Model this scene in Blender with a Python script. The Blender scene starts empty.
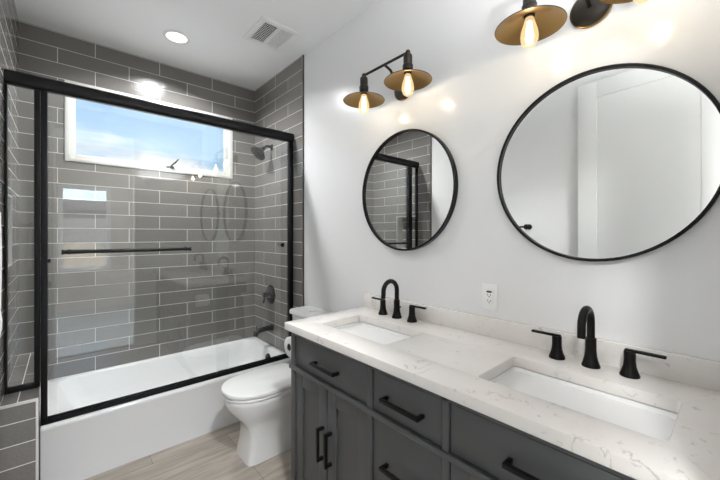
import bpy, bmesh, math, random
from mathutils import Vector, Matrix
random.seed(4)
PI = math.pi
SC = bpy.context.scene
COL = SC.collection

# ------------------------------------------------------------------ camera
FPX, CY, YAW, CAMH = 334.67, 234.29, math.radians(41.588), 1.387
cam_d = bpy.data.cameras.new('camera')
cam_d.sensor_fit = 'HORIZONTAL'
cam_d.sensor_width = 36.0
cam_d.lens = 36.0 * FPX / 720.0
cam_d.shift_y = (CY - 240.0) / 720.0
cam_d.clip_start = 0.01
cam = bpy.data.objects.new('camera', cam_d)
cam.location = (0, 0, CAMH)
cam.rotation_euler = (PI / 2, 0, -YAW)
COL.objects.link(cam)
SC.camera = cam

# ------------------------------------------------------------------ exposure
SC.view_settings.view_transform = 'Standard'
SC.view_settings.look = 'None'
SC.view_settings.gamma = 1.0
SC.view_settings.use_curve_mapping = False
SC.view_settings.exposure = 0.30
SC.cycles.use_denoising = True
SC.cycles.max_bounces = 12
SC.cycles.transparent_max_bounces = 16
SC.cycles.sample_clamp_indirect = 6.0
SC.cycles.caustics_reflective = False
SC.cycles.caustics_refractive = False

# ------------------------------------------------------------------ sky
SKY = 0.9
SKY_BED_SIDE = 10.0
def make_world():
    w = bpy.data.worlds.new('sky')
    w.use_nodes = True
    nt = w.node_tree
    nt.nodes.clear()
    out = nt.nodes.new('ShaderNodeOutputWorld')
    bg = nt.nodes.new('ShaderNodeBackground')
    tc = nt.nodes.new('ShaderNodeTexCoord')
    sep = nt.nodes.new('ShaderNodeSeparateXYZ')
    nt.links.new(tc.outputs['Generated'], sep.inputs[0])
    ramp = nt.nodes.new('ShaderNodeValToRGB')
    ramp.color_ramp.elements[0].position = 0.0
    ramp.color_ramp.elements[0].color = (0.72, 0.86, 1.0, 1)
    ramp.color_ramp.elements[1].position = 0.6
    ramp.color_ramp.elements[1].color = (0.24, 0.50, 0.98, 1)
    e = ramp.color_ramp.elements.new(0.2)
    e.color = (0.50, 0.74, 1.0, 1)
    nt.links.new(sep.outputs['Z'], ramp.inputs[0])
    mp = nt.nodes.new('ShaderNodeMapping')
    mp.inputs['Scale'].default_value = (3.2, 3.2, 9.0)
    mp.inputs['Location'].default_value = (1.3, 0.4, 0.2)
    nt.links.new(tc.outputs['Generated'], mp.inputs[0])
    nz = nt.nodes.new('ShaderNodeTexNoise')
    nz.inputs['Scale'].default_value = 1.0
    nz.inputs['Detail'].default_value = 6.0
    nz.inputs['Roughness'].default_value = 0.55
    nt.links.new(mp.outputs[0], nz.inputs['Vector'])
    cm = nt.nodes.new('ShaderNodeMapRange')      # fewer clouds high up
    cm.inputs['From Min'].default_value = 0.17
    cm.inputs['From Max'].default_value = 0.32
    cm.inputs['To Min'].default_value = 0.12
    cm.inputs['To Max'].default_value = -0.12
    nt.links.new(sep.outputs['Z'], cm.inputs['Value'])
    ad = nt.nodes.new('ShaderNodeMath')
    ad.operation = 'ADD'
    nt.links.new(nz.outputs['Fac'], ad.inputs[0])
    nt.links.new(cm.outputs[0], ad.inputs[1])
    cr = nt.nodes.new('ShaderNodeValToRGB')
    cr.color_ramp.elements[0].position = 0.52
    cr.color_ramp.elements[0].color = (0, 0, 0, 1)
    cr.color_ramp.elements[1].position = 0.66
    cr.color_ramp.elements[1].color = (1, 1, 1, 1)
    nt.links.new(ad.outputs[0], cr.inputs[0])
    mx = nt.nodes.new('ShaderNodeMix')
    mx.data_type = 'RGBA'
    nt.links.new(cr.outputs[0], mx.inputs[0])
    nt.links.new(ramp.outputs[0], mx.inputs[6])
    mx.inputs[7].default_value = (0.95, 0.97, 1.0, 1)
    nt.links.new(mx.outputs[2], bg.inputs[0])
    # sky brightened on the bedroom side for its reflection in the shower glass
    sd = nt.nodes.new('ShaderNodeMapRange'); sd.interpolation_type = 'SMOOTHSTEP'
    ng = nt.nodes.new('ShaderNodeMath'); ng.operation = 'MULTIPLY'; ng.inputs[1].default_value = -1.0
    nt.links.new(sep.outputs['Y'], ng.inputs[0])
    sd.inputs['From Min'].default_value = -0.2; sd.inputs['From Max'].default_value = 0.6
    sd.inputs['To Min'].default_value = SKY; sd.inputs['To Max'].default_value = SKY_BED_SIDE
    nt.links.new(ng.outputs[0], sd.inputs['Value'])
    nt.links.new(sd.outputs[0], bg.inputs[1])
    nt.links.new(bg.outputs[0], out.inputs[0])
    SC.world = w
make_world()

# ------------------------------------------------------------------ sun: outdoors only, an added eave keeps it off the bathroom window
SUN = 26.0
sun_d = bpy.data.lights.new('sun', 'SUN'); sun_d.energy = SUN; sun_d.angle = math.radians(0.53); sun_d.color = (1.0, 0.95, 0.88)
sun = bpy.data.objects.new('sun', sun_d)
sun.rotation_euler = Vector((-0.58, -0.41, -0.707)).to_track_quat('-Z', 'Y').to_euler()
COL.objects.link(sun)

# ------------------------------------------------------------------ lamp powers (the lamps themselves stand in their fixtures)
P_TUB = 21.0  # downlight over the tub
P_FILL_SPOT = 140.0      # added fill spot aimed from the doorway side at the tub apron
P_FILL_BED = 120.0        # added fill lamps in the bedroom
P_BULB = 1.3  # vanity bulbs
P_FILL_UP = 42.0         # added uplighter on the doorway wall, fills the ceiling
DOWN_COL = (0.98, 0.99, 1.0)
BULB_COL = (1.0, 0.92, 0.82)

# ------------------------------------------------------------------ materials
def new_mat(name):
    m = bpy.data.materials.new(name)
    m.use_nodes = True
    nt = m.node_tree
    b = nt.nodes['Principled BSDF']
    return m, nt, b
def plain(name, col, rough=0.5, metal=0.0, spec=0.5, bump=0.0, bscale=80.0):
    m, nt, b = new_mat(name)
    b.inputs['Base Color'].default_value = (*col, 1)
    b.inputs['Roughness'].default_value = rough
    b.inputs['Metallic'].default_value = metal
    b.inputs['Specular IOR Level'].default_value = spec
    tc = nt.nodes.new('ShaderNodeTexCoord')
    nz = nt.nodes.new('ShaderNodeTexNoise')
    nz.inputs['Scale'].default_value = bscale
    nz.inputs['Detail'].default_value = 3.0
    nt.links.new(tc.outputs['Object'], nz.inputs['Vector'])
    # slight unevenness of the finish
    mr = nt.nodes.new('ShaderNodeMapRange')
    mr.inputs['To Min'].default_value = max(0.0, rough - 0.03)
    mr.inputs['To Max'].default_value = min(1.0, rough + 0.03)
    nt.links.new(nz.outputs['Fac'], mr.inputs['Value'])
    nt.links.new(mr.outputs[0], b.inputs['Roughness'])
    if bump:
        bp = nt.nodes.new('ShaderNodeBump')
        bp.inputs['Strength'].default_value = bump
        bp.inputs['Distance'].default_value = 0.002
        nt.links.new(nz.outputs['Fac'], bp.inputs['Height'])
        nt.links.new(bp.outputs[0], b.inputs['Normal'])
    return m
def emit(name, col, strength):
    m = bpy.data.materials.new(name)
    m.use_nodes = True
    nt = m.node_tree
    nt.nodes.clear()
    out = nt.nodes.new('ShaderNodeOutputMaterial')
    e = nt.nodes.new('ShaderNodeEmission')
    e.inputs[0].default_value = (*col, 1)
    e.inputs[1].default_value = strength
    nt.links.new(e.outputs[0], out.inputs[0])
    return m
def clear_glass(name, tint=(0.975, 0.985, 0.98), f0=0.052, glow=None, glow_s=0.0, glow_mix=0.0):
    m = bpy.data.materials.new(name)
    m.use_nodes = True
    nt = m.node_tree
    nt.nodes.clear()
    out = nt.nodes.new('ShaderNodeOutputMaterial')
    g = nt.nodes.new('ShaderNodeNewGeometry')
    dt = nt.nodes.new('ShaderNodeVectorMath'); dt.operation = 'DOT_PRODUCT'
    nt.links.new(g.outputs['Normal'], dt.inputs[0]); nt.links.new(g.outputs['Incoming'], dt.inputs[1])
    ab = nt.nodes.new('ShaderNodeMath'); ab.operation = 'ABSOLUTE'
    nt.links.new(dt.outputs['Value'], ab.inputs[0])
    om = nt.nodes.new('ShaderNodeMath'); om.operation = 'SUBTRACT'; om.inputs[0].default_value = 1.0
    nt.links.new(ab.outputs[0], om.inputs[1])
    pw = nt.nodes.new('ShaderNodeMath'); pw.operation = 'POWER'; pw.inputs[1].default_value = 5.0
    nt.links.new(om.outputs[0], pw.inputs[0])
    ma = nt.nodes.new('ShaderNodeMath'); ma.operation = 'MULTIPLY_ADD'
    ma.inputs[1].default_value = 1.0 - f0; ma.inputs[2].default_value = f0
    nt.links.new(pw.outputs[0], ma.inputs[0])
    tr = nt.nodes.new('ShaderNodeBsdfTransparent'); tr.inputs[0].default_value = (*tint, 1)
    gl = nt.nodes.new('ShaderNodeBsdfGlossy'); gl.inputs['Roughness'].default_value = 0.0
    gl.inputs[0].default_value = (1, 1, 1, 1)
    mx = nt.nodes.new('ShaderNodeMixShader')
    nt.links.new(ma.outputs[0], mx.inputs[0]); nt.links.new(tr.outputs[0], mx.inputs[1]); nt.links.new(gl.outputs[0], mx.inputs[2])
    last = mx
    if glow:
        e = nt.nodes.new('ShaderNodeEmission'); e.inputs[0].default_value = (*glow, 1); e.inputs[1].default_value = glow_s
        m2 = nt.nodes.new('ShaderNodeMixShader'); m2.inputs[0].default_value = glow_mix
        nt.links.new(mx.outputs[0], m2.inputs[1]); nt.links.new(e.outputs[0], m2.inputs[2])
        last = m2
    nt.links.new(last.outputs[0], out.inputs[0])
    return m
def tile_mat(name, ua, uo, va, vo, base=(0.178, 0.168, 0.157), bw=0.422):
    m, nt, b = new_mat(name)
    g = nt.nodes.new('ShaderNodeNewGeometry')
    sp = nt.nodes.new('ShaderNodeSeparateXYZ')
    nt.links.new(g.outputs['Position'], sp.inputs[0])
    def sub(ax, o):
        s = nt.nodes.new('ShaderNodeMath'); s.operation = 'SUBTRACT'
        nt.links.new(sp.outputs['XYZ'.index(ax)], s.inputs[0]); s.inputs[1].default_value = o
        return s
    u, v = sub(ua, uo), sub(va, vo)
    cb = nt.nodes.new('ShaderNodeCombineXYZ')
    nt.links.new(u.outputs[0], cb.inputs[0]); nt.links.new(v.outputs[0], cb.inputs[1])
    br = nt.nodes.new('ShaderNodeTexBrick')
    br.offset = 0.5; br.offset_frequency = 2; br.squash = 1.0
    br.inputs['Scale'].default_value = 1.0
    br.inputs['Brick Width'].default_value = bw
    br.inputs['Row Height'].default_value = 0.1068
    br.inputs['Mortar Size'].default_value = 0.0021
    br.inputs['Mortar Smooth'].default_value = 0.05
    br.inputs['Bias'].default_value = 0.0
    br.inputs['Color1'].default_value = (*base, 1)
    br.inputs['Color2'].default_value = (base[0] * 1.18, base[1] * 1.18, base[2] * 1.18, 1)
    br.inputs['Mortar'].default_value = (0.76, 0.73, 0.69, 1)
    nt.links.new(cb.outputs[0], br.inputs['Vector'])
    nt.links.new(br.outputs['Color'], b.inputs['Base Color'])
    mr = nt.nodes.new('ShaderNodeMapRange')
    mr.inputs['To Min'].default_value = 0.13; mr.inputs['To Max'].default_value = 0.8
    nt.links.new(br.outputs['Fac'], mr.inputs['Value'])
    nt.links.new(mr.outputs[0], b.inputs['Roughness'])
    nz = nt.nodes.new('ShaderNodeTexNoise')
    nz.inputs['Scale'].default_value = 75.0; nz.inputs['Detail'].default_value = 3.0
    nt.links.new(g.outputs['Position'], nz.inputs['Vector'])
    b1 = nt.nodes.new('ShaderNodeBump'); b1.inputs['Strength'].default_value = 0.6; b1.inputs['Distance'].default_value = 0.003
    nt.links.new(nz.outputs['Fac'], b1.inputs['Height'])
    inv = nt.nodes.new('ShaderNodeMath'); inv.operation = 'SUBTRACT'; inv.inputs[0].default_value = 1.0
    nt.links.new(br.outputs['Fac'], inv.inputs[1])
    b2 = nt.nodes.new('ShaderNodeBump'); b2.inputs['Strength'].default_value = 0.5; b2.inputs['Distance'].default_value = 0.002
    nt.links.new(inv.outputs[0], b2.inputs['Height']); nt.links.new(b1.outputs[0], b2.inputs['Normal'])
    nt.links.new(b2.outputs[0], b.inputs['Normal'])
    return m
def floor_mat(name):
    m, nt, b = new_mat(name)
    g = nt.nodes.new('ShaderNodeNewGeometry')
    br = nt.nodes.new('ShaderNodeTexBrick')
    br.offset = 0.37; br.offset_frequency = 2
    br.inputs['Scale'].default_value = 1.0
    br.inputs['Brick Width'].default_value = 1.2
    br.inputs['Row Height'].default_value = 0.2
    br.inputs['Mortar Size'].default_value = 0.0012
    br.inputs['Mortar Smooth'].default_value = 0.2
    br.inputs['Color1'].default_value = (0.40, 0.355, 0.305, 1)
    br.inputs['Color2'].default_value = (0.50, 0.45, 0.39, 1)
    br.inputs['Mortar'].default_value = (0.14, 0.12, 0.10, 1)
    mp0 = nt.nodes.new('ShaderNodeMapping'); mp0.inputs['Location'].default_value = (0.35, 0.055, 0)
    nt.links.new(g.outputs['Position'], mp0.inputs[0])
    nt.links.new(mp0.outputs[0], br.inputs['Vector'])
    mp = nt.nodes.new('ShaderNodeMapping'); mp.inputs['Scale'].default_value = (2.5, 26.0, 1.0)
    nt.links.new(g.outputs['Position'], mp.inputs[0])
    nz = nt.nodes.new('ShaderNodeTexNoise'); nz.inputs['Scale'].default_value = 1.0
    nz.inputs['Detail'].default_value = 5.0; nz.inputs['Roughness'].default_value = 0.6
    nz.inputs['Distortion'].default_value = 0.8
    nt.links.new(mp.outputs[0], nz.inputs['Vector'])
    rp = nt.nodes.new('ShaderNodeValToRGB')
    rp.color_ramp.elements[0].position = 0.3; rp.color_ramp.elements[0].color = (0.70, 0.68, 0.66, 1)
    rp.color_ramp.elements[1].position = 0.72; rp.color_ramp.elements[1].color = (1.22, 1.22, 1.22, 1)
    nt.links.new(nz.outputs['Fac'], rp.inputs[0])
    mx = nt.nodes.new('ShaderNodeMix'); mx.data_type = 'RGBA'; mx.blend_type = 'MULTIPLY'
    mx.inputs[0].default_value = 1.0
    nt.links.new(br.outputs['Color'], mx.inputs[6]); nt.links.new(rp.outputs[0], mx.inputs[7])
    nt.links.new(mx.outputs[2], b.inputs['Base Color'])
    b.inputs['Roughness'].default_value = 0.38
    return m
def quartz_mat(name):
    m, nt, b = new_mat(name)
    g = nt.nodes.new('ShaderNodeNewGeometry')
    def noise(scale, detail, dist, loc=(0, 0, 0)):
        mp = nt.nodes.new('ShaderNodeMapping'); mp.inputs['Location'].default_value = loc
        nt.links.new(g.outputs['Position'], mp.inputs[0])
        n = nt.nodes.new('ShaderNodeTexNoise')
        n.inputs['Scale'].default_value = scale; n.inputs['Detail'].default_value = detail
        n.inputs['Distortion'].default_value = dist
        nt.links.new(mp.outputs[0], n.inputs['Vector'])
        return n
    def ramp(src, p0, p1, c0=(0, 0, 0, 1), c1=(1, 1, 1, 1)):
        r = nt.nodes.new('ShaderNodeValToRGB')
        r.color_ramp.elements[0].position = p0; r.color_ramp.elements[0].color = c0
        r.color_ramp.elements[1].position = p1; r.color_ramp.elements[1].color = c1
        nt.links.new(src, r.inputs[0])
        return r
    base = ramp(noise(4.0, 4, 0.6).outputs['Fac'], 0.35, 0.7, (0.80, 0.775, 0.745, 1), (0.76, 0.715, 0.68, 1))
    # thin broken veins
    n1 = noise(9.0, 6, 1.2, (3, 1, 2))
    s = nt.nodes.new('ShaderNodeMath'); s.operation = 'SUBTRACT'; s.inputs[1].default_value = 0.5
    nt.links.new(n1.outputs['Fac'], s.inputs[0])
    a = nt.nodes.new('ShaderNodeMath'); a.operation = 'ABSOLUTE'
    nt.links.new(s.outputs[0], a.inputs[0])
    vein = ramp(a.outputs[0], 0.0, 0.018, (1, 1, 1, 1), (0, 0, 0, 1))
    patch = ramp(noise(7.0, 3, 0.5, (7, 5, 1)).outputs['Fac'], 0.54, 0.66)
    mu = nt.nodes.new('ShaderNodeMath'); mu.operation = 'MULTIPLY'
    nt.links.new(vein.outputs[0], mu.inputs[0]); nt.links.new(patch.outputs[0], mu.inputs[1])
    mu2 = nt.nodes.new('ShaderNodeMath'); mu2.operation = 'MULTIPLY'; mu2.inputs[1].default_value = 0.7
    nt.links.new(mu.outputs[0], mu2.inputs[0])
    mx = nt.nodes.new('ShaderNodeMix'); mx.data_type = 'RGBA'
    nt.links.new(mu2.outputs[0], mx.inputs[0]); nt.links.new(base.outputs[0], mx.inputs[6])
    mx.inputs[7].default_value = (0.38, 0.33, 0.29, 1)
    fl = ramp(noise(38.0, 3, 0.4, (2, 8, 3)).outputs['Fac'], 0.66, 0.74)
    fm = nt.nodes.new('ShaderNodeMath'); fm.operation = 'MULTIPLY'; fm.inputs[1].default_value = 0.6
    nt.links.new(fl.outputs[0], fm.inputs[0])
    mx2 = nt.nodes.new('ShaderNodeMix'); mx2.data_type = 'RGBA'
    nt.links.new(fm.outputs[0], mx2.inputs[0]); nt.links.new(mx.outputs[2], mx2.inputs[6])
    mx2.inputs[7].default_value = (0.50, 0.47, 0.42, 1)
    nt.links.new(mx2.outputs[2], b.inputs['Base Color'])
    b.inputs['Roughness'].default_value = 0.22
    return m

ROW0 = 2.712
M = dict(
    wall=plain('wall_paint', (0.84, 0.84, 0.84), 0.25, bump=0.03, bscale=240),
    ceil=plain('ceiling_paint', (0.92, 0.92, 0.915), 0.55),
    bed_wall=plain('bedroom_paint', (0.50, 0.465, 0.42), 0.6),
    tile_back=tile_mat('tile_window_wall', 'X', 0.182 - 0.211, 'Z', ROW0),
    tile_side=tile_mat('tile_side_wall', 'Y', 2.77 - 0.2275, 'Z', ROW0, bw=0.455),
    tile_front=tile_mat('tile_ledge_front', 'X', -0.238, 'Z', ROW0 + 0.012),
    tile_top=tile_mat('tile_ledge_top', 'Y', 2.52, 'X', -0.165),
    floor=floor_mat('wood_look_plank'),
    bed_floor=plain('polished_sky_tint', (0.46, 0.52, 0.56), 0.12),  # blue of the reflected sky put into the floor colour
    white_trim=plain('white_trim', (0.80, 0.80, 0.79), 0.35),
    vinyl=plain('white_vinyl', (0.78, 0.77, 0.74), 0.4),
    metal_trim=plain('dark_edge_trim', (0.10, 0.098, 0.095), 0.4, 0.6),
    pale_trim=plain('pale_edge_trim', (0.72, 0.70, 0.68), 0.35, 0.3),
    enamel=plain('white_enamel', (0.84, 0.84, 0.84), 0.12),
    porcelain=plain('porcelain', (0.84, 0.84, 0.835), 0.10),
    plastic=plain('white_plastic', (0.90, 0.90, 0.89), 0.3),
    black=plain('matte_black', (0.007, 0.007, 0.008), 0.36, 0.0, 0.22),
    bronze=plain('dark_bronze', (0.007, 0.0065, 0.006), 0.36, 0.0, 0.18),
    bronze_lamp=plain('aged_bronze', (0.026, 0.021, 0.016), 0.42, 0.5),
    brass=plain('brushed_brass', (0.27, 0.165, 0.06), 0.32, 1.0, bump=0.05, bscale=60),
    grey=plain('grey_cabinet_paint', (0.080, 0.082, 0.084), 0.42),
    dark=plain('dark_gap', (0.02, 0.02, 0.02), 0.8),
    quartz=quartz_mat('white_quartz'),
    mirror=plain('mirror_silver', (0.90, 0.91, 0.90), 0.0, 1.0),
    glass=clear_glass('shower_glass'),
    pane=clear_glass('window_glass', (0.98, 0.99, 0.99)),
    bulb=clear_glass('bulb_glass', (1.0, 0.94, 0.82), 0.04, (1.0, 0.70, 0.36), 1.3, 0.42),
    filament=emit('filament', (1.0, 0.90, 0.72), 26.0),
    lamp=emit('downlight_lens', (1.0, 0.98, 0.95), 2.2),
    paper=plain('tissue_paper', (0.84, 0.84, 0.83), 0.9, spec=0.1),
    card=plain('cardboard', (0.10, 0.08, 0.06), 0.9),
    terry=plain('white_terry', (0.82, 0.81, 0.79), 0.95, spec=0.1, bump=1.0, bscale=260),
    vent_white=plain('vent_white', (0.90, 0.90, 0.89), 0.45),
    vent_dark=plain('vent_shadow', (0.02, 0.02, 0.02), 0.8),
    stucco=plain('tan_stucco', (0.62, 0.56, 0.47), 0.9),
    house_grey=plain('grey_stucco', (0.34, 0.34, 0.345), 0.9),
    roofing=plain('grey_roofing', (0.20, 0.20, 0.21), 0.9),
    ground=plain('ground_dirt', (0.30, 0.28, 0.25), 0.95),
)
M['mirror'].node_tree.nodes['Principled BSDF'].inputs['Roughness'].default_value = 0.0
for l in list(M['mirror'].node_tree.links):
    if l.to_socket.name == 'Roughness':
        M['mirror'].node_tree.links.remove(l)

# ------------------------------------------------------------------ mesh helpers
def box(bm, x0, x1, y0, y1, z0, z1, bev=0.0, seg=2):
    r = bmesh.ops.create_cube(bm, size=1.0)
    vs = r['verts']
    bmesh.ops.scale(bm, verts=vs, vec=(x1 - x0, y1 - y0, z1 - z0))
    bmesh.ops.translate(bm, verts=vs, vec=((x0 + x1) / 2, (y0 + y1) / 2, (z0 + z1) / 2))
    if bev > 0:
        es = list({e for v in vs for e in v.link_edges})
        bmesh.ops.bevel(bm, geom=es, offset=bev, segments=seg, profile=0.5, affect='EDGES', clamp_overlap=True)
def frame_of(d):
    d = d.normalized()
    up = Vector((0, 0, 1)) if abs(d.z) < 0.9 else Vector((1, 0, 0))
    s = d.cross(up).normalized()
    return s, s.cross(d).normalized()
def rings(bm, loops, cap0=True, cap1=True, closed=False):
    vl = [[bm.verts.new(p) for p in lp] for lp in loops]
    n = len(vl[0])
    pairs = list(zip(vl[:-1], vl[1:])) + ([(vl[-1], vl[0])] if closed else [])
    for a, b in pairs:
        for i in range(n):
            j = (i + 1) % n
            bm.faces.new((a[i], a[j], b[j], b[i]))
    if not closed:
        if cap0: bm.faces.new(list(reversed(vl[0])))
        if cap1: bm.faces.new(vl[-1])
def tube(bm, pts, r, n=14, caps=True):
    pts = [Vector(p) for p in pts]
    rr = r if isinstance(r, (list, tuple)) else [r] * len(pts)
    loops = []
    s, u = frame_of(pts[1] - pts[0])
    for i, p in enumerate(pts):
        if i == 0: d = pts[1] - pts[0]
        elif i == len(pts) - 1: d = pts[-1] - pts[-2]
        else: d = (pts[i + 1] - p).normalized() + (p - pts[i - 1]).normalized()
        d = d.normalized()
        s = (s - d * s.dot(d)).normalized()
        u = d.cross(s)
        loops.append([p + (s * math.cos(t) + u * math.sin(t)) * rr[i] for t in [2 * PI * k / n for k in range(n)]])
    rings(bm, loops, caps, caps)
def lathe(bm, prof, origin, axis=(0, 0, 1), n=32, cap0=True, cap1=True):
    o = Vector(origin); ax = Vector(axis).normalized()
    s, u = frame_of(ax)
    loops = []
    for r, h in prof:
        r = max(r, 1e-4)
        loops.append([o + ax * h + (s * math.cos(t) + u * math.sin(t)) * r for t in [2 * PI * k / n for k in range(n)]])
    rings(bm, loops, cap0, cap1)
def rrect(x0, x1, y0, y1, z, r, k=6):
    r = min(r, (x1 - x0) / 2 - 1e-4, (y1 - y0) / 2 - 1e-4)
    pts = []
    for cx, cy, a0 in ((x1 - r, y1 - r, 0), (x0 + r, y1 - r, PI / 2), (x0 + r, y0 + r, PI), (x1 - r, y0 + r, 1.5 * PI)):
        for i in range(k + 1):
            a = a0 + PI / 2 * i / k
            pts.append(Vector((cx + r * math.cos(a), cy + r * math.sin(a), z)))
    return pts
def obj(name, bm, mat, parent=None, smooth=False, angle=35):
    bmesh.ops.recalc_face_normals(bm, faces=bm.faces)
    me = bpy.data.meshes.new(name)
    bm.to_mesh(me); bm.free()
    me.materials.append(mat)
    if smooth:
        me.shade_smooth()
        me.set_sharp_from_angle(angle=math.radians(angle))
    o = bpy.data.objects.new(name, me)
    COL.objects.link(o)
    if parent is not None:
        o.parent = parent
        if parent.parent is None:
            o.matrix_parent_inverse = Matrix.Translation(-parent.location)
    return o
def B(): return bmesh.new()
def bx(name, dims, mat, parent=None, bev=0.0, smooth=None):
    bm = B(); box(bm, *dims, bev=bev)
    return obj(name, bm, mat, parent, smooth=(bev > 0) if smooth is None else smooth)
def thing(name, label, cat, loc, group=None):
    o = bpy.data.objects.new(name, None)
    o.empty_display_size = 0.05
    o.location = loc
    COL.objects.link(o)
    tag(o, label, cat, group)
    return o
def tag(o, label, cat, group=None):
    o['label'] = label; o['category'] = cat
    if group: o['group'] = group
    return o
def struct(o, label=None, cat=None):
    o['kind'] = 'structure'
    if label: o['label'] = label
    if cat: o['category'] = cat
    return o
def copy_tree(o, off, parent=None):
    c = o.copy(); COL.objects.link(c)
    if parent is None:
        c.location = o.location + Vector(off)
    else:
        c.parent = parent
        c.matrix_parent_inverse = o.matrix_parent_inverse.copy()
    for ch in o.children: copy_tree(ch, off, c)
    return c

# ------------------------------------------------------------------ room shell
XW, XT = 1.445, 1.435         # painted and tiled face of the mirror wall
XL, XLT = -0.233, -0.223      # painted and tiled face of the wall opposite
YB, YT = 3.215, 3.203         # structural and tiled face of the window wall
TE = 2.312                    # where the tiling of the side walls ends
H = 2.824
YF = -0.02                    # doorway wall face
WX0, WX1, WZ0, WZ1 = 0.008, 1.212, 1.915, 2.498   # window opening
NY0, NY1, NZ0, NZ1 = 2.49, 2.785, 1.205, 1.605    # shower niche

struct(bx('floor', (-1.9, 2.7, -0.10, YB + 0.15, -0.12, 0.0), M['floor']), 'greige wood look plank floor', 'floor')
struct(bx('floor_bedroom', (-1.9, 2.7, -3.3, -0.10, -0.12, 0.0), M['bed_floor']), 'bedroom floor with sky blue put into its colour, reflected in the shower glass', 'floor')
struct(bx('trim_2', (-0.06, 0.66, -0.125, -0.075, 0.0, 0.008), M['black'], None, 0.002), 'dark threshold strip in the doorway', 'threshold')
struct(bx('ceiling', (-1.9, 2.7, -3.3, YB + 0.15, H, H + 0.12), M['ceil']), 'white painted ceiling', 'ceiling')
wr = struct(bx('wall_right', (XW, XW + 0.13, -0.14, YB + 0.15, 0, H), M['wall']), 'white painted wall behind the vanity and mirrors', 'wall')
bx('tile_cladding', (XT, XW, TE, YT, 0.30, H), M['tile_side'], wr)
bx('edge_trim', (XT - 0.0015, XW, TE - 0.009, TE, 0.0, H), M['metal_trim'], wr)
# left wall, with a niche inside the shower
bm = B()
for d in ((-0.36, XL, -0.14, NY0, 0, H), (-0.36, XL, NY1, YB + 0.15, 0, H), (-0.36, XL, NY0, NY1, 0, NZ0), (-0.36, XL, NY0, NY1, NZ1, H),
          (-0.36, -0.33, NY0, NY1, NZ0, NZ1)): box(bm, *d)
wl = struct(obj('wall_left', bm, M['wall']), 'white painted wall opposite the mirrors', 'wall')
bm = B()
for d in ((XL, XLT, TE - 0.03, NY0, 0.0, H), (XL, XLT, NY1, YT, 0.0, H), (XL, XLT, NY0, NY1, 0.0, NZ0), (XL, XLT, NY0, NY1, NZ1, H),
          (-0.33, -0.325, NY0, NY1, NZ0, NZ1)): box(bm, *d)
obj('tile_cladding', bm, M['tile_side'], wl)
bx('edge_trim', (XL, XLT + 0.0015, TE - 0.039, TE - 0.03, 0.0, H), M['metal_trim'], wl)
bm = B()
t = 0.008
for d in ((-0.325, XLT + 0.003, NY0, NY0 + t, NZ0, NZ1), (-0.325, XLT + 0.003, NY1 - t, NY1, NZ0, NZ1),
          (-0.325, XLT + 0.003, NY0 + t, NY1 - t, NZ0, NZ0 + t), (-0.325, XLT + 0.003, NY0 + t, NY1 - t, NZ1 - t, NZ1)): box(bm, *d)
obj('niche_trim', bm, M['pale_trim'], wl)
# window wall
bm = B()
for d in ((XL - 0.13, WX0, YB, YB + 0.15, 0, H), (WX1, XW, YB, YB + 0.15, 0, H), (WX0, WX1, YB, YB + 0.15, 0, WZ0), (WX0, WX1, YB, YB + 0.15, WZ1, H)):
    box(bm, *d)
wb = struct(obj('wall_back', bm, M['wall']), 'window wall at the end of the bathroom', 'wall')
bm = B()
for d in ((XLT, WX0, YT, YB, 0.3, H), (WX1, XT, YT, YB, 0.3, H), (WX0, WX1, YT, YB, 0.3, WZ0), (WX0, WX1, YT, YB, WZ1, H)): box(bm, *d)
obj('tile_cladding', bm, M['tile_back'], wb)
# window
w1 = struct(thing('window_1', 'white framed high window above the bathtub', 'window', ((WX0 + WX1) / 2, YB, WZ0)))
def ring_frame(bm, x0, x1, z0, z1, w, y0, y1, bev=0.004):
    box(bm, x0, x0 + w, y0, y1, z0, z1, bev); box(bm, x1 - w, x1, y0, y1, z0, z1, bev)
    box(bm, x0 + w, x1 - w, y0, y1, z0, z0 + w, bev); box(bm, x0 + w, x1 - w, y0, y1, z1 - w, z1, bev)
bm = B(); ring_frame(bm, WX0, WX1, WZ0, WZ1, 0.030, YT - 0.008, YB + 0.09); obj('frame', bm, M['vinyl'], w1, True)
bm = B(); ring_frame(bm, WX0 + 0.029, WX1 - 0.029, WZ0 + 0.029, WZ1 - 0.029, 0.032, YT + 0.012, YB + 0.06); obj('sash', bm, M['vinyl'], w1, True)
bx('pane', (WX0 + 0.058, WX1 - 0.058, YB + 0.030, YB + 0.036, WZ0 + 0.058, WZ1 - 0.058), M['pane'], w1)
# latch lever on the sill
bm = B()
box(bm, 0.655, 0.715, YT - 0.004, YT + 0.012, WZ0 + 0.034, WZ0 + 0.054, 0.003)
tube(bm, [(0.685, YT - 0.002, WZ0 + 0.046), (0.69, YT - 0.028, WZ0 + 0.056), (0.715, YT - 0.034, WZ0 + 0.082), (0.738, YT - 0.036, WZ0 + 0.112)], [0.007, 0.007, 0.007, 0.005], 10)
obj('latch', bm, M['bronze'], w1, True)

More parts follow.
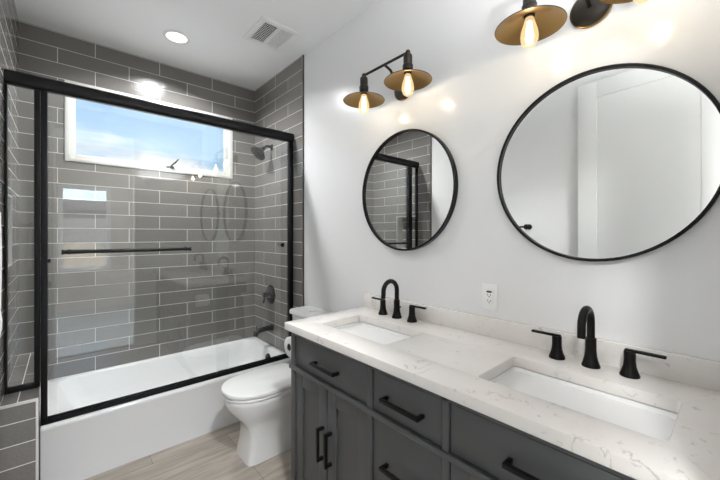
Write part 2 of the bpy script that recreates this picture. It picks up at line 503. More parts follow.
# doorway wall, door and bedroom behind the camera
DX0, DX1, DZ = -0.06, 0.66, 2.56
bm = B()
for d in ((-1.9, DX0 - 0.02, YF - 0.12, YF, 0, H), (DX1 + 0.02, 2.7, YF - 0.12, YF, 0, H), (DX0 - 0.02, DX1 + 0.02, YF - 0.12, YF, DZ + 0.02, H)): box(bm, *d)
struct(obj('wall_front', bm, M['wall']), 'wall with the bathroom doorway', 'wall')
bm = B()
box(bm, DX1, DX1 + 0.02, YF - 0.13, YF + 0.008, 0, DZ, 0.002); box(bm, DX0 - 0.02, DX0, YF - 0.13, YF + 0.008, 0, DZ, 0.002)
box(bm, DX0 - 0.02, DX1 + 0.02, YF - 0.13, YF + 0.008, DZ, DZ + 0.02, 0.002)
box(bm, DX1 + 0.005, DX1 + 0.085, YF, YF + 0.015, 0, DZ + 0.07, 0.003)
box(bm, DX0 - 0.085, DX0 - 0.005, YF - 0.135, YF - 0.12, 0, DZ + 0.07, 0.003)
struct(obj('trim_1', bm, M['white_trim'], None, True), 'white casing around the bathroom doorway', 'door casing')
# door leaf: tall single panel, swung open against the left wall
DW, DT, DH, ST = 0.81, 0.035, 2.54, 0.125
def door_leaf():
    bm = B()
    box(bm, 0, DT, 0, ST, 0.01, DH, 0.002); box(bm, 0, DT, DW - ST, DW, 0.01, DH, 0.002)
    box(bm, 0, DT, ST, DW - ST, 0.01, 0.2, 0.002); box(bm, 0, DT, ST, DW - ST, DH - ST, DH, 0.002)
    box(bm, 0.010, DT - 0.010, ST - 0.002, DW - ST + 0.002, 0.198, DH - ST + 0.002)
    return bm
d1 = obj('door_1', door_leaf(), M['white_trim'], None, True)
d1.location = (-0.098, 0.018, 0.0); d1.rotation_euler = (0, 0, math.radians(6.5))
struct(d1, 'tall white single panel door standing open, seen in the large mirror', 'door')
bm = B()
lathe(bm, [(0.026, 0), (0.026, 0.006), (0.010, 0.009), (0.010, 0.035), (0.024, 0.042), (0.028, 0.055), (0.022, 0.066), (0.0, 0.068)], (DT, DW - 0.065, 0.93), (1, 0, 0), 20)
hd = obj('handle', bm, M['black'], None, True); hd.parent = d1
# bedroom shell
BX0, BX1, BZ0, BZ1, BY = -0.06, 0.68, 0.72, 2.27, -3.0
bm = B()
for d in ((-1.9, BX0, BY - 0.13, BY, 0, H), (BX1, 2.7, BY - 0.13, BY, 0, H), (BX0, BX1, BY - 0.13, BY, 0, BZ0), (BX0, BX1, BY - 0.13, BY, BZ1, H),
          (-1.9, -1.77, BY, YF - 0.12, 0, H), (2.57, 2.7, BY, YF - 0.12, 0, H)): box(bm, *d)
struct(obj('wall_bedroom', bm, M['bed_wall']), 'beige bedroom wall seen reflected in the shower glass', 'wall')
w2 = struct(thing('window_2', 'white framed bedroom window reflected in the shower glass', 'window', ((BX0 + BX1) / 2, BY, BZ0)))
bm = B(); ring_frame(bm, BX0, BX1, BZ0, BZ1, 0.06, BY - 0.09, BY + 0.012); obj('frame', bm, M['white_trim'], w2, True)
bx('pane', (BX0 + 0.06, BX1 - 0.06, BY - 0.05, BY - 0.044, BZ0 + 0.06, BZ1 - 0.06), M['pane'], w2)
# the world outside the bedroom window
struct(bx('ground', (-40, 40, -40, 40, -3.2, -3.0), M['ground']), 'dry bright ground outside the house', 'ground')
struct(bx('added_eave', (-1.9, 2.7, YB + 0.15, YB + 0.80, H + 0.06, H + 0.18), M['white_trim']), 'added eave outside the bathroom window, out of view', 'eave')  # added out of view to shade the bathroom window from the sun
nb = thing('neighbour_house', 'grey stucco house with a tan arch outside the bedroom window, seen only in reflections', 'house', (0.5, -12, -3))
bx('wall', (-3.5, 4.5, -14, -10, -3.0, 2.2), M['house_grey'], nb)
bx('roof', (-3.9, 4.9, -14.2, -9.85, 2.2, 2.55), M['roofing'], nb)
bm = B()
ap = [(-0.35, -3.0), (1.25, -3.0), (1.25, 0.55)] + [(0.45 + 0.8 * math.cos(PI * k / 12), 0.55 + 0.55 * math.sin(PI * k / 12)) for k in range(1, 12)] + [(-0.35, 0.55)]
rings(bm, [[Vector((x, -10.02, z)) for x, z in ap], [Vector((x, -9.96, z)) for x, z in ap]])
obj('arched_panel', bm, M['stucco'], nb)

# tiled ledge at the end of the tub
TUBX0 = -0.093
LZ = 0.568
lg = struct(bx('wall_ledge', (XLT, TUBX0, TE - 0.012, YT, 0, LZ), M['tile_front']), 'grey tiled half height ledge at the end of the bathtub', 'ledge')
bx('ledge_cap', (XLT, TUBX0, TE - 0.008, YT, LZ - 0.002, LZ + 0.006), M['tile_top'], lg)
bm = B()
box(bm, XLT, TUBX0 + 0.002, TE - 0.0155, TE - 0.008, LZ - 0.006, LZ + 0.0075, 0.001)
box(bm, TUBX0 - 0.008, TUBX0 + 0.002, TE - 0.0155, TE - 0.008, 0, LZ - 0.004, 0.001)
obj('edge_trim', bm, M['pale_trim'], lg, True)

# ------------------------------------------------------------------ bathtub
TX0, TX1, TY0, TY1, TZ = TUBX0 + 0.002, XT - 0.002, 2.437, YT - 0.002, 0.368
tub = thing('bathtub', 'white alcove bathtub with a plain flat apron', 'bathtub', ((TX0 + TX1) / 2, (TY0 + TY1) / 2, 0))
bm = B()
L = [rrect(TX0, TX1, TY0 + 0.014, TY1, 0.0, 0.004), rrect(TX0, TX1, TY0 + 0.012, TY1, TZ - 0.05, 0.004), rrect(TX0, TX1, TY0 + 0.002, TY1, TZ - 0.030, 0.006),
     rrect(TX0, TX1, TY0, TY1, TZ - 0.016, 0.006), rrect(TX0 + 0.001, TX1 - 0.001, TY0 + 0.004, TY1 - 0.001, TZ - 0.005, 0.006),
     rrect(TX0 + 0.004, TX1 - 0.004, TY0 + 0.014, TY1 - 0.004, TZ, 0.008),
     rrect(TX0 + 0.060, TX1 - 0.045, TY0 + 0.085, TY1 - 0.035, TZ, 0.10), rrect(TX0 + 0.066, TX1 - 0.051, TY0 + 0.091, TY1 - 0.041, TZ - 0.003, 0.10),
     rrect(TX0 + 0.074, TX1 - 0.057, TY0 + 0.097, TY1 - 0.047, TZ - 0.014, 0.10),
     rrect(TX0 + 0.13, TX1 - 0.075, TY0 + 0.115, TY1 - 0.065, 0.22, 0.11), rrect(TX0 + 0.20, TX1 - 0.12, TY0 + 0.135, TY1 - 0.085, 0.12, 0.12),
     rrect(TX0 + 0.25, TX1 - 0.16, TY0 + 0.17, TY1 - 0.12, 0.075, 0.12), rrect(TX0 + 0.32, TX1 - 0.22, TY0 + 0.22, TY1 - 0.17, 0.065, 0.10)]
rings(bm, L)
obj('tub_body', bm, M['enamel'], tub, True, 50)
bm = B(); lathe(bm, [(0.040, -0.006), (0.040, 0.010), (0.034, 0.015), (0, 0.016)], (TX1 - 0.064, 2.77, 0.285), (-1, 0, 0.14), 24)
obj('overflow_cover', bm, M['black'], tub, True)
bm = B(); lathe(bm, [(0.035, 0.0), (0.035, 0.006), (0.0, 0.010)], (TX1 - 0.32, 2.83, 0.062), (0, 0, 1), 24)
obj('drain', bm, M['black'], tub, True)

# ------------------------------------------------------------------ shower enclosure
GY = 2.475
sh = thing('shower_enclosure', 'black framed sliding glass shower door on the bathtub rim', 'shower door', ((TX0 + TX1) / 2, GY, TZ))
def prism_x(bm, prof, x0, x1):      # profile in y, z swept along x
    rings(bm, [[Vector((x0, y, z)) for y, z in prof], [Vector((x1, y, z)) for y, z in prof]])
HZ0, HZ1 = 2.150, 2.231
hp = []
for a in range(0, 25):
    t = 2 * PI * a / 24
    if a == 24: break
    c, s = math.cos(t), math.sin(t)
    hp.append((GY - 0.002 + 0.034 * math.copysign(abs(c) ** 0.6, c), (HZ0 + HZ1) / 2 + 0.036 * math.copysign(abs(s) ** 0.6, s)))
bm = B(); prism_x(bm, hp, XLT + 0.001, XT - 0.001); obj('header_rail', bm, M['black'], sh, True, 40)
bm = B(); box(bm, TUBX0 + 0.004, XT - 0.001, GY - 0.026, GY + 0.026, TZ + 0.001, TZ + 0.018, 0.004)
box(bm, TUBX0 + 0.004, XT - 0.001, GY - 0.024, GY - 0.018, TZ + 0.012, TZ + 0.030, 0.002)
box(bm, TUBX0 + 0.004, XT - 0.001, GY + 0.014, GY + 0.020, TZ + 0.012, TZ + 0.028, 0.002)
obj('bottom_track', bm, M['black'], sh, True)
bx('guide_block', (0.835, 0.905, GY - 0.014, GY + 0.012, TZ + 0.019, TZ + 0.034), M['black'], sh, 0.003)
bx('side_jamb', (XT - 0.032, XT - 0.001, GY - 0.024, GY + 0.022, TZ + 0.020, HZ0 + 0.004), M['black'], sh, 0.003)
bx('post', (-0.114, TUBX0 + 0.002, GY - 0.024, GY + 0.022, LZ + 0.010, HZ0 + 0.004), M['black'], sh, 0.003)
bx('post', (TUBX0 + 0.004, -0.062, GY - 0.024, GY + 0.022, TZ + 0.020, HZ0 + 0.004), M['black'], sh, 0.003)
fp = bx('fixed_panel', (XLT + 0.008, -0.118, GY - 0.003, GY + 0.003, LZ + 0.02, HZ0 + 0.003), M['glass'], sh)
bx('wall_channel', (XLT + 0.001, -0.212, GY - 0.018, GY + 0.018, LZ + 0.007, HZ0 + 0.004), M['black'], fp, 0.002)
bx('bottom_channel', (-0.212, -0.114, GY - 0.018, GY + 0.018, LZ + 0.007, LZ + 0.032), M['black'], fp, 0.002)
# sliding panels
YA, YI = GY - 0.0115, GY + 0.0095
pa = bx('sliding_panel', (-0.058, 0.905, YA - 0.003, YA + 0.003, TZ + 0.022, HZ0 + 0.004), M['glass'], sh)
pa['label'] = 'outer sliding glass panel carrying the towel bar'
pb = bx('sliding_panel', (0.825, XT - 0.034, YI - 0.003, YI + 0.003, TZ + 0.022, HZ0 + 0.004), M['glass'], sh)
pb['label'] = 'inner sliding glass panel with a small round knob'
bm = B()
ZB = 1.290
tube(bm, [(0.0, YA - 0.055, ZB), (0.63, YA - 0.055, ZB)], 0.0095, 16)
for x in (0.025, 0.615):
    tube(bm, [(x, YA - 0.056, ZB), (x, YA - 0.004, ZB)], 0.007, 12)
    lathe(bm, [(0.014, 0), (0.014, 0.006), (0, 0.007)], (x, YA - 0.003, ZB), (0, -1, 0), 16)
for x in (0.0, 0.63): lathe(bm, [(0.0095, -0.004), (0.0125, -0.002), (0.0125, 0.006), (0.0, 0.008)], (x, YA - 0.055, ZB), (1 if x else -1, 0, 0), 16)
obj('towel_bar', bm, M['black'], pa, True)
bm = B(); lathe(bm, [(0.008, 0), (0.008, 0.014), (0.015, 0.018), (0.016, 0.03), (0, 0.032)], (1.335, YI - 0.003, 1.30), (0, -1, 0), 18)
obj('knob', bm, M['black'], pb, True)
bm = B(); lathe(bm, [(0.011, 0), (0.011, 0.012), (0, 0.014)], (-0.062, GY - 0.012, 1.245), (1, 0, 0), 14)
obj('bumper', bm, M['black'], sh, True)

# ------------------------------------------------------------------ shower fittings
sv = thing('shower_valve', 'round black shower valve trim on the grey tile below the shower head', 'shower valve', (XT, 2.855, 0.83))
bm = B(); lathe(bm, [(0.087, 0.0005), (0.087, 0.006), (0.080, 0.012), (0.030, 0.016), (0.028, 0.030), (0, 0.031)], (XT, 2.855, 0.835), (-1, 0, 0), 36)
obj('plate', bm, M['bronze'], sv, True)
bm = B(); lathe(bm, [(0.022, 0.028), (0.024, 0.045), (0.021, 0.075), (0.016, 0.080), (0, 0.081)], (XT, 2.855, 0.835), (-1, 0, 0), 24)
tube(bm, [(XT - 0.055, 2.855, 0.83), (XT - 0.065, 2.862, 0.79), (XT - 0.068, 2.866, 0.758)], [0.010, 0.0085, 0.007], 12)
obj('handle', bm, M['bronze'], sv, True)
ts = thing('tub_spout', 'black tub spout on the grey tile above the bathtub rim', 'tub spout', (XT, 2.83, 0.53))
bm = B(); lathe(bm, [(0.032, 0.0005), (0.032, 0.006), (0.026, 0.02), (0.024, 0.03), (0, 0.031)], (XT, 2.83, 0.535), (-1, 0, 0), 24)
obj('flange', bm, M['bronze'], ts, True)
bm = B(); tube(bm, [(XT - 0.02, 2.83, 0.535), (XT - 0.09, 2.83, 0.533), (XT - 0.13, 2.83, 0.529), (XT - 0.155, 2.83, 0.515), (XT - 0.162, 2.83, 0.485)], [0.022, 0.0225, 0.023, 0.023, 0.019], 18)
obj('spout', bm, M['bronze'], ts, True)
bm = B(); lathe(bm, [(0.005, 0.0), (0.005, 0.02), (0.009, 0.022), (0.009, 0.03), (0, 0.031)], (XT - 0.147, 2.83, 0.540), (0, 0, 1), 14)
obj('diverter_knob', bm, M['bronze'], ts, True)
sd = thing('overhead_shower', 'black shower head on a short arm high on the grey tile', 'shower head', (XT, 2.84, 2.19))
bm = B(); lathe(bm, [(0.030, 0.0005), (0.030, 0.004), (0.018, 0.012), (0, 0.013)], (XT, 2.84, 2.185), (-1, 0, 0), 24); obj('flange', bm, M['bronze'], sd, True)
bm = B(); tube(bm, [(XT - 0.008, 2.84, 2.186), (XT - 0.03, 2.84, 2.190), (XT - 0.055, 2.84, 2.186), (XT - 0.08, 2.84, 2.165)], 0.0115, 14); obj('arm', bm, M['black'], sd, True)
bm = B(); lathe(bm, [(0.012, -0.014), (0.020, 0.0), (0.018, 0.012), (0.030, 0.024), (0.056, 0.050), (0.071, 0.064), (0.072, 0.078), (0.064, 0.081), (0, 0.081)], (XT - 0.083, 2.84, 2.160), (-0.70, 0, -0.71), 32)
obj('spray_head', bm, M['black'], sd, True)

# ------------------------------------------------------------------ toilet
TC = 2.03
to = thing('toilet', 'white skirted toilet with closed lid between bathtub and vanity', 'toilet', (1.1, TC, 0))
def oval(xf, xb, hw, z, p=2.4, n=40):
    # elongated outline: round nose at xf, squarer at the back xb
    pts = []
    xm = xf + hw * 1.25
    for k in range(n):
        t = 2 * PI * k / n
        c, s = math.cos(t), math.sin(t)
        if c < 0:
            x = xm + (xm - xf) * -abs(c) ** (2 / 2.2); y = hw * math.copysign(abs(s) ** (2 / 2.2), s)
        else:
            x = xm + (xb - xm) * abs(c) ** (2 / 6.0); y = hw * math.copysign(abs(s) ** (2 / 6.0), s)
        pts.append(Vector((x, TC + y, z)))
    return pts
def squarish(xf, xb, hw, z, q, n=40):
    pts = []
    xm = (xf + xb) / 2
    for k in range(n):
        t = 2 * PI * k / n
        c, s = math.cos(t), math.sin(t)
        pts.append(Vector((xm + (xb - xf) / 2 * math.copysign(abs(c) ** (2 / q), c), TC + hw * math.copysign(abs(s) ** (2 / q), s), z)))
    return pts
def blend(a, b, f): return [p.lerp(q, f) for p, q in zip(a, b)]
bm = B()
XBK = 1.425
prof = [(0.0, 0.822, 0.113, 0.0), (0.02, 0.824, 0.112, 0.0), (0.10, 0.840, 0.104, 0.0), (0.17, 0.845, 0.102, 0.05), (0.215, 0.835, 0.108, 0.25), (0.255, 0.805, 0.124, 0.55),
        (0.295, 0.768, 0.146, 0.85), (0.335, 0.740, 0.164, 1.0), (0.375, 0.726, 0.173, 1.0), (0.395, 0.722, 0.176, 1.0), (0.402, 0.726, 0.172, 1.0)]
rings(bm, [blend(squarish(xf, XBK, hw, z, 9), oval(xf, XBK, hw, z), f) for z, xf, hw, f in prof])
obj('bowl', bm, M['porcelain'], to, True, 60)
def slab(name, z0, z1, xf, xb, hw, mat):
    bm = B()
    rings(bm, [oval(xf + 0.004, xb - 0.004, hw - 0.004, z0), oval(xf, xb, hw, z0 + 0.004), oval(xf, xb, hw, z1 - 0.006), oval(xf + 0.002, xb - 0.002, hw - 0.002, z1 - 0.002), oval(xf + 0.008, xb - 0.008, hw - 0.008, z1)])
    return obj(name, bm, mat, to, True, 60)
slab('seat', 0.405, 0.421, 0.716, 1.215, 0.181, M['plastic'])
slab('lid', 0.425, 0.452, 0.711, 1.225, 0.185, M['plastic'])
bm = B(); rings(bm, [rrect(1.285, 1.432, TC - 0.165, TC + 0.165, 0.40, 0.03), rrect(1.278, 1.434, TC - 0.172, TC + 0.172, 0.6, 0.03), rrect(1.270, 1.436, TC - 0.180, TC + 0.180, 0.795, 0.03)])
obj('tank', bm, M['porcelain'], to, True, 50)
bm = B(); rings(bm, [rrect(1.262, 1.438, TC - 0.187, TC + 0.187, 0.797, 0.03), rrect(1.254, 1.440, TC - 0.194, TC + 0.194, 0.803, 0.032), rrect(1.254, 1.440, TC - 0.194, TC + 0.194, 0.823, 0.032), rrect(1.262, 1.438, TC - 0.188, TC + 0.188, 0.832, 0.03)])
obj('tank_lid', bm, M['porcelain'], to, True, 50)
bm = B(); lathe(bm, [(0.021, 0.0), (0.021, 0.005), (0, 0.006)], (1.345, TC, 0.832), (0, 0, 1), 20); obj('flush_button', bm, M['pale_trim'], to, True)

# ------------------------------------------------------------------ vanity cabinet
CX, CY0, CY1, CZ = 0.890, 0.012, 1.545, 0.8935
va = thing('vanity_cabinet', 'dark grey double vanity cabinet with black bar pulls', 'vanity', ((CX + XW) / 2, (CY0 + CY1) / 2, 0))
bm = B()
box(bm, CX + 0.004, XW - 0.003, CY1 - 0.018, CY1, 0.0, CZ)                # side panels
box(bm, CX + 0.004, XW - 0.003, CY0, CY0 + 0.018, 0.0, CZ)
box(bm, CX + 0.075, XW - 0.01, CY0 + 0.018, CY1 - 0.018, 0.09, 0.108)    # bottom
box(bm, CX + 0.07, CX + 0.085, CY0 + 0.018, CY1 - 0.018, 0.0, 0.09)      # toe board
box(bm, CX + 0.03, CX + 0.036, CY0 + 0.018, CY1 - 0.018, 0.09, 0.70)    # inner carcass front
box(bm, XW - 0.012, XW - 0.004, CY0 + 0.018, CY1 - 0.018, 0.09, CZ)      # back
obj('carcass', bm, M['grey'], va)
S1, S2 = (0.960, 0.934), (0.617, 0.591)
yl, yr = CY1 - 0.036, CY0 + 0.036
bm = B()
for y0, y1 in ((yl, CY1), (S1[1], S1[0]), (S2[1], S2[0]), (CY0, yr)): box(bm, CX, CX + 0.026, y0, y1, 0.0 if (y1 - y0) > 0.03 else 0.095, CZ, 0.0015)
box(bm, CX, CX + 0.026, CY0 + 0.02, CY1 - 0.02, 0.868, CZ, 0.0015)
box(bm, CX, CX + 0.026, CY0 + 0.02, CY1 - 0.02, 0.690, 0.708, 0.0015)
box(bm, CX, CX + 0.026, CY0 + 0.02, CY1 - 0.02, 0.070, 0.100, 0.0015)
obj('face_frame', bm, M['grey'], va, True)
bm = B(); box(bm, CX - 0.009, CX + 0.004, CY0 - 0.004, CY1 + 0.008, 0.691, 0.711, 0.003, 2); box(bm, CX + 0.004, CX + 0.5, CY1 - 0.002, CY1 + 0.008, 0.690, 0.712, 0.004, 3)
obj('waist_moulding', bm, M['grey'], va, True)
g = 0.004
def pull(name, parent, p0, p1):
    # square bar pull standing off the face, ends p0 and p1 on the face
    bm = B(); s = 0.0066; off = 0.032
    if abs(p1[0] - p0[0]) > 0.02:      # along y
        y0, y1 = sorted((p0[0], p1[0])); z = p0[1]
        box(bm, FX - off - s, FX - off + s, y0, y1, z - s, z + s, 0.001)
        box(bm, FX - off, FX + 0.0005, y0, y0 + 2 * s, z - s, z + s, 0.001); box(bm, FX - off, FX + 0.0005, y1 - 2 * s, y1, z - s, z + s, 0.001)
    else:
        z0, z1 = sorted((p0[1], p1[1])); y = p0[0]
        box(bm, FX - off - s, FX - off + s, y - s, y + s, z0, z1, 0.001)
        box(bm, FX - off, FX + 0.0005, y - s, y + s, z0, z0 + 2 * s, 0.001); box(bm, FX - off, FX + 0.0005, y - s, y + s, z1 - 2 * s, z1, 0.001)
    return obj(name, bm, M['black'], parent, True)
FX = CX + 0.006
def drawer(y0, y1, z0, z1, hz=None):
    d = bx('drawer', (FX, FX + 0.02, y0 + g, y1 - g, z0 + g, z1 - g), M['grey'], va, 0.0015)
    c = (y0 + y1) / 2; z = hz or (z0 + z1) / 2
    pull('handle', d, (c - 0.089, z), (c + 0.089, z))
def cdoor(y0, y1, z0, z1, hy):
    bm = B(); s = 0.062
    a, b, c, e = y0 + g, y1 - g, z0 + g, z1 - g
    box(bm, FX, FX + 0.02, a, a + s, c, e, 0.0012); box(bm, FX, FX + 0.02, b - s, b, c, e, 0.0012)
    box(bm, FX, FX + 0.02, a + s, b - s, c, c + s, 0.0012); box(bm, FX, FX + 0.02, a + s, b - s, e - s, e, 0.0012)
    box(bm, FX + 0.009, FX + 0.018, a + s - 0.002, b - s + 0.002, c + s - 0.002, e - s + 0.002)
    d = obj('door', bm, M['grey'], va, True)
    pull('handle', d, (hy, 0.355), (hy, 0.505))
drawer(S1[0], yl, 0.710, 0.867, 0.783)
drawer(S2[0], S1[1], 0.710, 0.867, 0.783)
drawer(yr, S2[1], 0.710, 0.867, 0.783)
ym = (S1[0] + yl) / 2
cdoor(ym, yl, 0.100, 0.688, ym + 0.030); cdoor(S1[0], ym, 0.100, 0.688, ym - 0.030)
ym2 = (S2[1] + yr) / 2
cdoor(ym2, S2[1], 0.100, 0.688, ym2 + 0.030); cdoor(yr, ym2, 0.100, 0.688, ym2 - 0.030)
drawer(S2[0], S1[1], 0.372, 0.688, 0.535); drawer(S2[0], S1[1], 0.100, 0.370)

# ------------------------------------------------------------------ countertop with two sink openings
KX0, KX1, KY0, KY1, KZ0, KZ1 = 0.858, XW - 0.001, -0.004, 1.558, 0.894, 0.932
SINKS = [(0.992, 1.255, 0.965, 1.415), (0.992, 1.262, 0.100, 0.552)]
ct = thing('countertop', 'white quartz double vanity countertop with low backsplash', 'countertop', ((KX0 + KX1) / 2, (KY0 + KY1) / 2, KZ0))
def slab_with_holes(x0, x1, y0, y1, z0, z1, holes, b=0.003):
    bm = B()
    def prof(o):
        # edge profile offsets: lower face -> outer edge -> upper face
        return [(z0, b * o), (z0 + b, 0), (z1 - b, 0), (z1 - b * 0.3, b * 0.3 * o), (z1, b * o)]
    K = 6
    outer = []
    for z, i in prof(1):
        outer.append([bm.verts.new(p) for p in rrect(x0 + i, x1 - i, y0 + i, y1 - i, z, 0.004 + 0.0, K)])
    inner = []
    for hx0, hx1, hy0, hy1 in holes:
        rows = []
        for z, i in prof(1):
            rows.append([bm.verts.new(p) for p in rrect(hx0 - i, hx1 + i, hy0 - i, hy1 + i, z, 0.014, K)])
        inner.append(rows)
    def side(rows):
        for a, c in zip(rows[:-1], rows[1:]):
            n = len(a)
            for i in range(n): bm.faces.new((a[i], a[(i + 1) % n], c[(i + 1) % n], c[i]))
    side(outer)
    for r in inner: side(r)
    for lv in (0, -1):
        es = []
        for loop in [outer[lv]] + [r[lv] for r in inner]:
            n = len(loop)
            for i in range(n):
                e = bm.edges.get((loop[i], loop[(i + 1) % n]))
                es.append(e)
        bmesh.ops.triangle_fill(bm, edges=es, use_beauty=True, use_dissolve=False)
    return bm
obj('slab', slab_with_holes(KX0, KX1, KY0, KY1, KZ0, KZ1, SINKS), M['quartz'], ct, True, 30)
bx('backsplash', (1.417, KX1, KY0, KY1, KZ1 - 0.001, 1.014), M['quartz'], ct, 0.0025)

def make_sink(x0, x1, y0, y1):
    return [rrect(x0 - 0.02, x1 + 0.02, y0 - 0.02, y1 + 0.02, KZ0 - 0.014, 0.04), rrect(x0 - 0.02, x1 + 0.02, y0 - 0.02, y1 + 0.02, KZ0 - 0.0015, 0.04),
            rrect(x0 - 0.001, x1 + 0.001, y0 - 0.001, y1 + 0.001, KZ0 - 0.0015, 0.03), rrect(x0 + 0.003, x1 - 0.003, y0 + 0.003, y1 - 0.003, KZ0 - 0.008, 0.03),
            rrect(x0 + 0.012, x1 - 0.012, y0 + 0.014, y1 - 0.014, KZ0 - 0.09, 0.035), rrect(x0 + 0.022, x1 - 0.022, y0 + 0.026, y1 - 0.026, KZ0 - 0.118, 0.04),
            rrect(x0 + 0.045, x1 - 0.045, y0 + 0.055, y1 - 0.055, KZ0 - 0.128, 0.04), rrect(x0 + 0.115, x1 - 0.115, y0 + 0.2, y1 - 0.2, KZ0 - 0.134, 0.012)]
SLAB = ['white undermount sink nearer the toilet end of the countertop, below the smaller looking mirror', 'white undermount sink below the large mirror, nearest the camera']
for (s, lb) in zip(SINKS, SLAB):
    x0, x1, y0, y1 = s
    sk = thing('sink', lb, 'sink', ((x0 + x1) / 2, (y0 + y1) / 2, KZ0 - 0.15), 'undermount sinks')
    bm = B(); rings(bm, make_sink(*s), True, True)
    obj('basin', bm, M['porcelain'], sk, True, 55)
    bm = B(); lathe(bm, [(0.021, 0.0), (0.021, 0.003), (0.015, 0.006), (0, 0.007)], ((x0 + x1) / 2, (y0 + y1) / 2, KZ0 - 0.134), (0, 0, 1), 20)
    obj('drain', bm, M['bronze'], sk, True)

# ------------------------------------------------------------------ faucets
FXC = 1.362
def make_faucet(yc, label):
    f = thing('faucet', label, 'faucet', (FXC, yc, KZ1), 'widespread black faucets')
    bm = B()
    lathe(bm, [(0.0275, 0.0003), (0.0275, 0.006), (0.024, 0.014), (0.0185, 0.036), (0.0165, 0.060), (0.0165, 0.098), (0.0125, 0.100), (0, 0.100)], (FXC, yc, KZ1), (0, 0, 1), 28)
    pts = [(FXC, yc, KZ1 + 0.09), (FXC, yc, KZ1 + 0.152)]
    R = 0.052
    for k in range(1, 15):
        a = PI * k / 14 * 1.04
        pts.append((FXC - R + R * math.cos(a), yc, KZ1 + 0.152 + R * math.sin(a)))
    pts.append((FXC - 2 * R - 0.002, yc, KZ1 + 0.118))
    tube(bm, pts, 0.0122, 18)
    obj('spout', bm, M['bronze'], f, True, 40)
    bm = B(); tube(bm, [(FXC + 0.012, yc, KZ1 + 0.052), (FXC + 0.027, yc, KZ1 + 0.052)], 0.003, 8); lathe(bm, [(0.004, 0.0), (0.006, 0.003), (0.004, 0.008), (0, 0.009)], (FXC + 0.026, yc, KZ1 + 0.052), (0, 0, 1), 12)
    obj('lift_rod', bm, M['bronze'], f, True)
    for sg in (1, -1):
        y = yc + sg * 0.106
        bm = B(); lathe(bm, [(0.0265, 0.0003), (0.0265, 0.006), (0.023, 0.014), (0.0175, 0.032), (0.0158, 0.050), (0.0158, 0.078), (0.0148, 0.081), (0, 0.081)], (FXC, y, KZ1), (0, 0, 1), 26)
        h = obj('handle', bm, M['bronze'], f, True, 40)
        bm = B(); box(bm, FXC - 0.008, FXC + 0.008, min(y - sg * 0.013, y + sg * 0.088), max(y - sg * 0.013, y + sg * 0.088), KZ1 + 0.0775, KZ1 + 0.0865, 0.003)
        obj('lever', bm, M['bronze'], h, True)
    return f
make_faucet(1.232, 'black gooseneck faucet set at the sink nearer the toilet')
make_faucet(0.335, 'black gooseneck faucet set below the large mirror beside the outlet')

# ------------------------------------------------------------------ mirrors
def make_mirror(yc, zc, r, label):
    m = thing('mirror', label, 'mirror', (XW, yc, zc), 'round black framed wall mirrors')
    bm = B(); lathe(bm, [(r - 0.004, 0.010), (r - 0.004, 0.016), (0, 0.016)], (XW - 0.001, yc, zc), (-1, 0, 0), 96)
    lathe
    g = obj('mirror_glass', bm, M['mirror'], m, True, 20)
    bm = B()
    prof = [(r, 0.001), (r, 0.028), (r - 0.002, 0.030), (r - 0.008, 0.030), (r - 0.010, 0.028), (r - 0.010, 0.001)]
    s, u = Vector((0, 1, 0)), Vector((0, 0, 1))
    n = 96
    loops = []
    for k in range(n):
        t = 2 * PI * k / n
        dr = s * math.cos(t) + u * math.sin(t)
        loops.append([Vector((XW - h, yc, zc)) + dr * rr for rr, h in prof])
    rings(bm, loops, closed=True)
    obj('frame', bm, M['black'], m, True, 40)
make_mirror(1.240, 1.631, 0.336, 'round black framed mirror reflecting the grey tiled shower')
make_mirror(0.352, 1.634, 0.345, 'round black framed mirror reflecting the tall white door')

